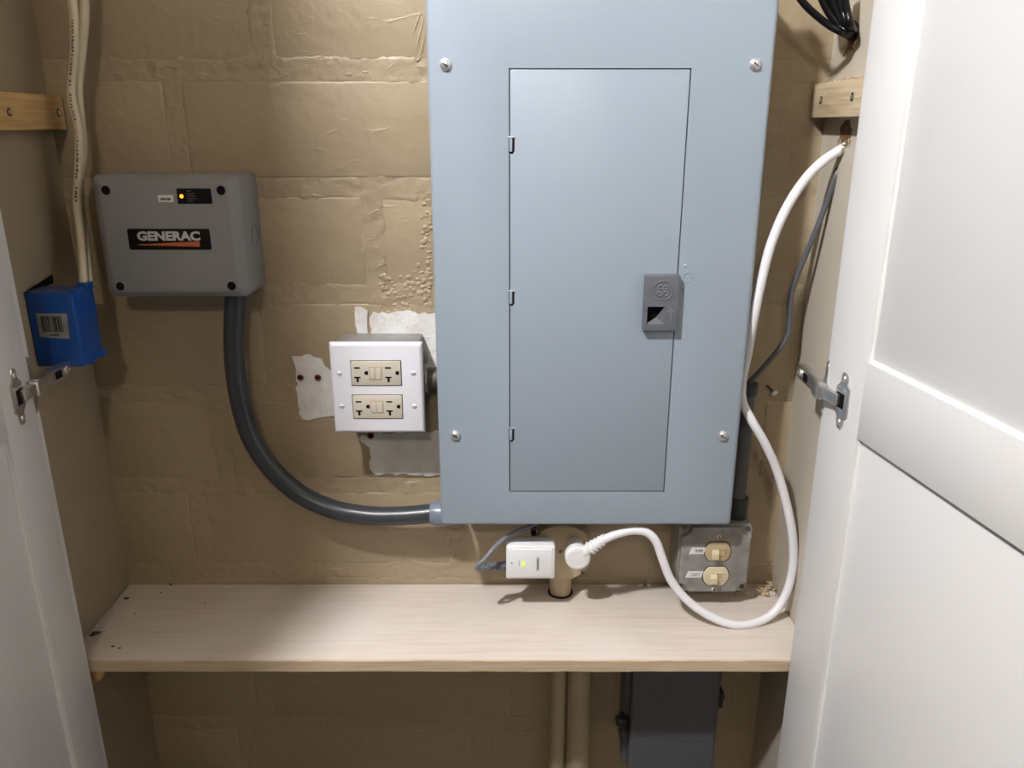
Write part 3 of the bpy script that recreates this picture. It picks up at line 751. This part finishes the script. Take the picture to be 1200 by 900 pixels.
# ------------------------------------------------------------------ white cord with round plug
wp = [PX(994, 171, XR + .004), P(981, 178, 1.004), P(962, 191, 1.006), P(942, 212, 1.002), P(921, 245, .996), P(904, 285, .991), P(892, 330, .987), P(883, 375, .987), P(876, 415, 1.000), P(870, 445, 1.010),
      P(870, 470, 1.004), P(881, 493, .994), P(897, 521, .991), P(911, 553, .992), P(922, 592, .990), P(929, 630, .988), P(929, 665, .986), P(921, 696, .981), P(905, 719, .973), P(884, 730, .965), P(860, 732, .960),
      P(832, 722, .964), P(806, 704, .970), P(787, 681, .974), P(777, 657, .976), P(769, 635, .979), P(758, 624, .982), P(742, 621.5, .984), P(724, 625.5, .984), P(708, 632, .984)]
cord = thing('white_cord', P(860, 738, .960), 'thick white power cord looping over the shelf and up to the right wall', 'cord')
obj('sheath', G().tube(wp, .0060, 16, 8), M_wcable, cord, smooth=80)
pcn = P(677, 655, .984); pe = P(708, 632, .984)
pl = obj('plug', G().cyl((pcn.x, .999, pcn.z), (pcn.x, .984, pcn.z), .0178, .0174, 40, .0022, 3).cyl((pcn.x, RY - .0056, pcn.z - .002), (pcn.x, .998, pcn.z - .002), .0115, n=32), M_wplast, cord)
obj('plug_ring', G().tube(circ((pcn.x, .9838, pcn.z), .0125, 32), .0005, 6, 1, closed=True).tube([V(pcn.x + dx * .006, .9838, pcn.z + dz * .006) for dx, dz in ((-1, 0), (0, 1), (1, 0), (0, -1))], .0005, 6, 1, closed=True), M_wplast, pl, smooth=80)
dv = (pe - pcn).normalized()
gg = G().cyl(pcn + dv * .010 + V(0, .007, 0), pe + dv * .003 + V(0, .001, 0), .0078, .0066, 18)
for i in range(4):
    c = (pcn + V(0, .007, 0)).lerp(pe, .50 + .13 * i)
    gg.cyl(c - dv * .0012, c + dv * .0012, .0103 - .0007 * i, n=20, bev=.0005)
obj('strain_relief', gg, M_wplast, cord)

# ------------------------------------------------------------------ switch box
SY = 1.006
a = P(797, 617, SY); b = P(883, 617.4, SY); c = P(877.5, 696, SY); d = P(793.5, 697, SY)
sx0, sx1 = (a.x + d.x) / 2, (b.x + c.x) / 2; sz1, sz0 = a.z, c.z
sz0 = max(sz0, SZ + .004)
sb = thing('switch_box', ((sx0 + sx1) / 2, WY, sz0), 'galvanised square switch box with two toggle switches and two labels', 'switch box')
obj('box', G().box((sx0 + .001, SY + .010, sz0 + .001), (sx1 - .001, WY - .003, sz1 - .001), .004), M_galv, sb)
obj('cover_flange', G().prism(rrect(sx0, sz0, sx1, sz1, .009, SY + .0085), (0, .003, 0), .0006), M_galv, sb)
# raised cover with notched corners
m_, nt_ = .0025, .0145
X_, Xx, Z_, Zz = sx0 + m_, sx1 - m_, sz0 + m_, sz1 - m_
pts = []
for cx, cz, a0 in ((Xx, Zz, 180), (X_, Zz, 270), (X_, Z_, 0), (Xx, Z_, 90)):
    arc = circ(V(cx, SY, cz), nt_, 7, a0=a0, a1=a0 + 90)
    pts += list(reversed(arc)) if False else arc[::-1]
obj('raised_cover', G().prism(pts, (0, .0095, 0), .003, 3), M_galv, sb, smooth=50)
for cx, cz in ((sx0 + .0065, sz1 - .0065), (sx1 - .0065, sz1 - .0065), (sx0 + .0065, sz0 + .0065), (sx1 - .0065, sz0 + .0065)):
    obj('corner_screw', G().cyl((cx, SY + .009, cz), (cx, SY + .0066, cz), .0036, n=16, bev=.0005), M_rust, sb)
for i, (px, py, m, ptx, lx, ly, lw, mt) in enumerate(((841, 646, M_ivoryd, 'PUMP', 817.5, 645.4, .0205, M_labeltx), (838.6, 674.6, M_ivory2, 'LIGHT', 813.8, 673, .0225, M_labeltx2))):
    c = P(px, py, SY); R = .0184; fl_ = .0148
    pts = [c + V(R * math.cos(t), 0, max(-fl_, min(fl_, R * math.sin(t)))) for t in [2 * math.pi * q / 40 for q in range(40)]]
    obj('switch_opening', G().prism([c + (p - c) * 1.06 + V(0, -.0004, 0) for p in pts], (0, .001, 0)), M_dark, sb)
    sw = obj('toggle_switch', G().prism([p + V(0, -.0022, 0) for p in pts], (0, .004, 0), .0010), m, sb, smooth=50)
    yf = SY - .0022
    obj('toggle_frame', G().ring_plate((c.x - .0105, c.z - .0058), (c.x + .0105, c.z + .0064), (c.x - .0092, c.z - .0046), (c.x + .0092, c.z + .0052), yf - .0012, yf + .001, None, .0004), m, sw)
    obj('toggle_well', G().box((c.x - .0092, yf - .0004, c.z - .0046), (c.x + .0092, yf + .0004, c.z + .0052)), M_ivoryd, sw)
    lv = G()
    lv.prism([V(c.x - .0088, yf, c.z - .0040), V(c.x + .0008, yf, c.z - .0040), V(c.x + .0008, yf, c.z + .0046), V(c.x - .0088, yf, c.z + .0046)], (-.0015, -.0095, -.0028), 0)
    obj('toggle_lever', lv, M_ivory2, sw)
    l0 = P(lx, ly, SY)
    sk = 0.0016
    lab = obj('label_sticker', G().prism([l0 + V(-lw / 2 - sk, -.0005, -.0052), l0 + V(lw / 2 - sk, -.0005, -.0052), l0 + V(lw / 2 + sk, -.0005, .0052), l0 + V(-lw / 2 + sk, -.0005, .0052)], (0, .0008, 0)), M_label, sb)
    text('label_lettering', ptx, mt, lab, l0 + V(.0020, -.0007, -.0002), .0068, sx=.66)
for px, py in ((842.6, 629.3), (836.5, 691)):
    c = P(px, py, SY)
    s = obj('cover_screw', G().ball(c, .0036, (1, .5, 1), 16), M_zinc, sb, smooth=80)
    obj('screw_slot', G().box(c + V(-.0024, -.0021, -.0005), c + V(.0024, -.0014, .0005)).box(c + V(-.0005, -.0021, -.0024), c + V(.0005, -.0014, .0024)), M_dark, s)

# ------------------------------------------------------------------ grey riser pipe beside the panel
ry = 1.040
rx = P(867, 560, ry).x
zb = P(866, 612, ry).z; zt2 = P(876, 452, ry).z
rp = thing('riser_pipe', (rx, ry, zb), 'grey plastic riser pipe with a dark coupling beside the panel edge', 'pipe')
obj('pipe', G().cyl((rx, ry, zb + .004), (rx, ry, zt2), .0105, n=24), M_pvc, rp)
zc0, zc1 = P(866, 612, ry - .012).z, P(866, 586, ry - .012).z
obj('coupling', G().cyl((rx, ry, zc0), (rx, ry, zc1), .0150, n=28, bev=.002).cyl((rx, ry, zc0 - .003), (rx, ry, zc0 + .004), .0160, n=28, bev=.001), M_pvcd, rp)
obj('top_bushing', G().cyl((rx, ry, zt2 - .012), (rx, ry, zt2 + .004), .0128, n=24, bev=.0015), M_pvcd, rp)

# grey cable from the lower hole to the riser pipe
gp_ = [PX(992, 186, XR + .004), P(986, 191, 1.016), P(978, 210, 1.014), P(966, 245, 1.018), P(950, 285, 1.024), P(936, 318, 1.03), P(927, 345, 1.034), P(925, 370, 1.036), P(924, 390, 1.036), P(916, 405, 1.036), P(902, 422, 1.036), P(888, 438, 1.038), P(878, 450, 1.039), Vector((rx, ry, zt2 - .03))]
gc = setp(obj('grey_cable', G().tube(gp_, .0036, 12, 8), M_gcable, smooth=80), 'thin dark grey cable hanging from the right wall hole to the riser pipe', 'cable')

# ------------------------------------------------------------------ drilled holes in the right side board
def hole(px, py, ry_, rz_, seed, cleft=0.0):
    c = PX(px, py, XR - .0006); rnd = random.Random(seed)
    pts = []
    for q in range(22):
        a = 2 * math.pi * q / 22; k = 1 + rnd.uniform(-.14, .14)
        pts.append(c + V(0, math.cos(a) * ry_ * k, math.sin(a) * rz_ * k))
    h = obj('drilled_hole', G().prism(pts, (.004, 0, 0)), M_oldwood, WR, smooth=0)
    s = G()
    for q in range(16):
        a = math.radians(rnd.uniform(200, 340)); b0 = c + V(0, math.cos(a) * ry_, math.sin(a) * rz_)
        tip = b0 + V(-rnd.uniform(.002, .006), rnd.uniform(-.006, .006), -rnd.uniform(.001, .010))
        wv = V(0, rnd.uniform(.001, .002), rnd.uniform(-.001, .001))
        s.prism([b0 - wv, b0 + wv, tip], (-.0006, 0, .0004))
    sp = obj('splinter', s, M_shave, h, smooth=0); sp['kind'] = 'stuff'
hole(990.5, 156, .017, .015, 1)
hole(999, 42, .016, .016, 2)

# ------------------------------------------------------------------ black cables at the upper right
def bl_cable(pts, r, label):
    setp(obj('black_cable', G().tube(pts, r, 12, 7), M_bcable, smooth=80), label, 'cable', 'black cables at the upper right')
hc = PX(1000, 42, XR + .003)
bl_cable([P(922, -34, .99), P(929, -18, .99), P(939, 0, .99), P(953, 15, .992), P(972, 30, .992), P(990, 40, .99), hc + V(0, .004, -.003)], .0040, 'glossy black cable, leftmost and lowest of the bundle')
bl_cable([P(956, -40, 1.0), P(960, -14, 1.0), P(965, 2, 1.0), P(973, 17, .998), P(984, 30, .994), P(994, 39, .99), hc + V(0, .002, 0)], .0046, 'black cable, second from the left of the bundle')
bl_cable([P(965, -36, .995), P(970, -14, .995), P(976, 2, .995), P(983, 16, .992), P(991, 29, .988), hc + V(0, -.001, .002)], .0045, 'black cable, third from the left of the bundle')
bl_cable([P(984, -36, .985), P(984, -14, .985), P(985, 2, .985), P(988, 15, .984), P(994, 29, .982), hc + V(0, -.004, .002)], .0046, 'black cable, fourth from the left of the bundle')
bl_cable([P(989, -36, .978), P(990, -14, .978), P(991, 2, .978), P(993.5, 16, .977), P(997, 29, .976), hc + V(0, -.008, .001)], .0040, 'black cable, rightmost of the bundle beside the white door')

# ------------------------------------------------------------------ cream cables on the left
def nm(pts, r, label, seed):
    t = thing('cream_cable', pts[-1], label, 'cable')
    g = G(); g.tube(pts, r, 14, 8)
    obj('sheath', g, M_nm, t, smooth=80)
    return t
nm([P(84, -45, 1.028), P(84, -10, 1.028), P(87, 25, 1.028), P(87, 60, 1.028), P(84, 95, 1.026), P(84, 115, 1.024), P(90, 140, 1.022), P(93, 165, 1.020), P(92, 200, 1.020), P(90.5, 235, 1.019), P(94, 270, 1.014), P(97, 305, 1.006), P(99, 340, .992), P(99, 356, .986)], .0052, 'cream cable with printed sheath bulging to the left above the blue box', 1)
nm([P(99, -45, 1.035), P(99, -10, 1.035), P(99, 25, 1.035), P(96, 60, 1.035), P(92, 95, 1.036), P(92, 115, 1.036), P(95, 145, 1.036), P(97, 175, 1.034), P(94, 205, 1.032), P(93.5, 235, 1.032), P(99, 270, 1.026), P(103, 305, 1.016), P(105, 340, 1.002), P(104, 356, .992)], .0052, 'plain cream cable at the right of the pair above the blue box', 2)
# printed marks along the sheath of the left one
prn = G(); rnd = random.Random(4)
cpts = [P(87, 25, 1.028), P(87, 60, 1.028), P(84, 95, 1.026), P(84, 115, 1.024), P(90, 140, 1.022), P(93, 165, 1.020), P(92, 200, 1.020), P(90.5, 235, 1.019)]
for i in range(len(cpts) - 1):
    A, B = cpts[i], cpts[i + 1]; L = (B - A).length; s_ = 0.0
    while s_ < L:
        l = rnd.uniform(.0012, .003); c = A.lerp(B, s_ / L); s_ += l + rnd.uniform(.001, .0028)
        if rnd.random() < .12: s_ += .008
        c = c + V(.0006 + rnd.uniform(-.0004, .0004), -.00525, 0)
        prn.box(c + V(-.0011, 0, -l / 2), c + V(.0011, .0006, l / 2))
for o in bpy.data.objects:
    if o.name == 'cream_cable': obj('sheath_print', prn, M_nmprint, o)['kind'] = 'stuff'

# ------------------------------------------------------------------ blue box pushed through the left side board
ux1 = -.5300; uy0, uy1 = .9480, 1.000; uz1, uz0 = P(60, 344.5, .948).z, P(80, 430, .948).z
bb = thing('blue_box', (XL, (uy0 + uy1) / 2, uz0), 'bright blue plastic junction box with a barcode sticker on the left wall', 'junction box')
obj('body', G().box((XL + .0005, uy0, uz0), (ux1, uy1, uz1), .0022, 3), M_blue, bb)
obj('top_rim', G().box((XL + .0006, uy0 + .002, uz1 - .001), (ux1 - .010, uy1 - .012, uz1 + .0022), .0008), M_blued, bb)
obj('cable_clamp', G().box((ux1 - .016, uy0 + .012, uz1 - .010), (ux1 + .0012, uy0 + .040, uz1 + .0015), .001).box((ux1 - .015, uy0 + .040, uz1 - .004), (ux1 + .001, uy1, uz1 + .006), .001), M_blue, bb)
obj('nail_tab', G().box((ux1 - .006, uy0 + .016, uz0 - .001), (ux1 + .0022, uy0 + .024, uz0 + .006), .0008).box((ux1 - .006, uy0 + .036, uz0 + .001), (ux1 + .003, uy1 + .002, uz0 + .009), .0008), M_blue, bb)
sa, sb_ = P(43, 367, uy0), P(81.5, 396, uy0)
st = obj('barcode_sticker', G().prism([P(42, 367, uy0) + V(0, -.0005, 0), P(78.5, 367.5, uy0) + V(0, -.0005, 0), P(82, 397, uy0) + V(0, -.0005, 0), P(47, 395, uy0) + V(0, -.0005, 0)], (0, .0006, 0)), M_sticker, bb)
gg = G(); rnd = random.Random(9); u = 0.0
while u < 1.0:
    wv = rnd.choice((.02, .02, .035, .055))
    a = P(48 + 24 * u, 370.5, uy0); wid = wv * .025
    b = P(51 + 24.5 * u, 389, uy0)
    gg.prism([a + V(0, -.0008, 0), a + V(wid, -.0008, 0), b + V(wid, -.0008, 0), b + V(0, -.0008, 0)], (0, .0004, 0)); u += wv + rnd.choice((.03, .045, .06))
obj('barcode', gg, M_black, st)
obj('print_row', G().box(P(58.5, 391.8, uy0) + V(0, -.0008, 0), P(69, 393, uy0) + V(0, 0, 0)), M_black, st)
obj('cutout_gap', G().prism([V(XL + .0006, uy0 - .003, uz1 + .001), V(XL + .0006, uy1 + .014, uz1 + .012), V(XL + .0006, uy1 + .012, uz1 + .0005)], (.0006, 0, 0)), M_dark, bb)

# ------------------------------------------------------------------ concealed hinges
def hinge(side, Mt, label, hz):
    """cup plate on the door face, arm and winged mounting plate on the side board"""
    xw = XR if side > 0 else XL
    s = side
    xb = XR - .0345 if side > 0 else XL + .0320
    cup = Mt @ Vector((.040, 0, hz))
    T = (Mt.to_3x3() @ Vector((1, 0, 0))); Nn = (Mt.to_3x3() @ Vector((0, 1, 0)))
    t = thing('cabinet_hinge', (xb, .880, hz), label, 'hinge')
    def dp(u, n, z): return cup + T * u + Nn * n + V(0, 0, z)
    # cup plate: long flange with a wider middle
    out = [(-.0035, .032), (.0035, .032), (.0062, .027), (.0062, .020), (.012, .016), (.012, -.016), (.0062, -.020), (.0062, -.027), (.0035, -.032), (-.0035, -.032), (-.0062, -.027), (-.0062, -.020), (-.014, -.014), (-.014, .014), (-.0062, .020), (-.0062, .027)]
    cp = obj('cup_plate', G().prism([dp(u, .0022, z) for u, z in out], -Nn * .0020, .0006), M_nickel, t)
    obj('cup_rim', G().box(V(-.0105, .0010, -.0125), V(.0085, .0034, .0125), .0009, 2, Matrix.Translation(cup) @ Mt.to_3x3().to_4x4()), M_nickel, cp)
    obj('cup_cavity', G().box(V(-.0085, .0030, -.0085), V(.0065, .0037, .0085), 0, 2, Matrix.Translation(cup) @ Mt.to_3x3().to_4x4()), M_dark, cp)
    for z in (.025, -.025):
        c = dp(0, .0022, z)
        obj('screw', G().cyl(c, c + Nn * .0011, .0036, .0026, 16).cyl(c + Nn * .0010, c + Nn * .0013, .0012, n=8), M_zinc, cp)
    # mounting plate with wings on the front frame
    mp = [(.8660, .030), (.8690, .034), (.8760, .034), (.8800, .030), (.8820, .011), (.8845, .009), (.8845, -.009), (.8820, -.011), (.8800, -.030), (.8760, -.034), (.8690, -.034), (.8660, -.030), (.8645, -.011), (.8645, .011)]
    pl_ = obj('mounting_plate', G().prism([V(xb - s * .0030, y, hz + z) for y, z in mp], (s * .0026, 0, 0), .0006), M_nickel, t)
    for z in (.027, -.027):
        c = V(xb - s * .0030, .8728, hz + z)
        obj('screw', G().cyl(c, c + V(-s * .0016, 0, 0), .0036, .0028, 16), M_zinc, pl_)
    # arm: channel that reaches back into the cupboard over the mounting plate
    prof = [(.9480, .0010), (.9480, .0105), (.8950, .0125), (.8760, .0170), (.8630, .0180), (.8600, .0165), (.8600, .0085), (.8700, .0045), (.8860, .0034), (.9000, .0010)]
    arm = obj('arm', G().prism([V(xb - s * d, y, hz + .0085) for y, d in prof], (0, 0, -.017), .0012, front_only=False), M_nickel, t)
    c = V(xb - s * .0112, .936, hz)
    obj('adjuster_screw', G().cyl(c + V(s * .002, 0, 0), c + V(-s * .0012, 0, 0), .0052, n=18, bev=.0005).box(c + V(-.0018, -.0045, -.0007), c + V(.0018, .0045, .0007)), M_zinc, arm)
    c = V(xb - s * .0118, .916, hz)
    obj('slot', G().box(c + V(-.0012, -.007, -.0045), c + V(.0012, .006, .0045), .0005), M_dark, arm)
    # link from arm to cup
    e0 = V(xb - s * .0130, .868, hz); e1 = cup + Nn * .0045 - T * .002
    dv = (e1 - e0); ln = dv.length; ang = math.atan2(dv.y, dv.x)
    Ml = Matrix.Translation(e0) @ Matrix.Rotation(ang, 4, 'Z')
    obj('link', G().box(V(0, -.0035, -.0065), V(ln, .0035, .0065), .0012, 2, Ml), M_nickel, t)
    obj('pivot_pin', G().cyl(e0 + V(0, 0, -.0098), e0 + V(0, 0, .0098), .0034, n=16, bev=.0006), M_nickel, t)
hinge(1, MR, 'shiny metal hinge joining the right white door to the cupboard side', CZ - .288)
hinge(-1, ML, 'dull metal hinge joining the left white door to the cupboard side', CZ - .284)

# ------------------------------------------------------------------ dark enclosure under the shelf
EY = .980
ex0, ex1 = P(739, 850, EY).x, P(841, 850, EY).x
ez1 = SZ - ST - .006; ez0 = P(780, 906, EY).z
en = thing('grey_enclosure', ((ex0 + ex1) / 2, WY, ez0), 'dark grey latched plastic enclosure on the wall under the shelf', 'enclosure')
obj('body', G().box((ex0 - .004, EY + .024, ez0 - .004), (ex1 + .004, WY - .003, ez1), .006, 3), M_encl, en)
cv = obj('cover', G().prism(rrect(ex0, ez0, ex1, ez1, .008, EY), (0, .028, 0), .005, 3), M_encl, en, smooth=50)
obj('cover_rim', G().prism(rrect(ex0 - .007, ez0 - .006, ex1 + .006, ez1, .012, EY + .024), (0, .008, 0), .0012), M_encl, en)
gg = G()
for q in range(14):                      # worn raised lettering, too faint to read
    c = P(796 + 2.6 * q, 869.5 - .1 * q, EY); gg.box(c + V(-.0003, -.0004, -.0022), c + V(.0008, .0006, .0022 - .0012 * (q % 3 == 1)))
gg.box(P(746, 861.8, EY) + V(0, -.0004, 0), P(759, 862.8, EY) + V(0, .0006, 0))
obj('embossed_mark', gg, M_emb, cv)['kind'] = 'stuff'
for i in range(3):
    xx = ex0 - .002 - .0024 * i
    obj('hinge_rod', G().cyl((xx, EY + .012 + .004 * i, ez1 - .066), (xx, EY + .012 + .004 * i, ez1 - .004), .0013, n=8), M_encl2 if i != 1 else M_encl, en)
kz = P(724, 845, EY + .02).z
obj('latch_knob', G().cyl((ex0 - .018, EY + .020, kz), (ex0 - .004, EY + .020, kz), .0085, .0095, 10, .0015).box((ex0 - .012, EY + .012, kz - .014), (ex0 - .001, EY + .030, kz + .010), .002), M_encl2, en)
kz = P(848, 818, EY + .02).z
obj('side_clip', G().box((ex1 + .001, EY + .012, kz - .013), (ex1 + .009, EY + .030, kz + .016), .002).box((ex1 + .006, EY + .014, kz + .002), (ex1 + .011, EY + .028, kz + .010), .0015), M_encl2, en)
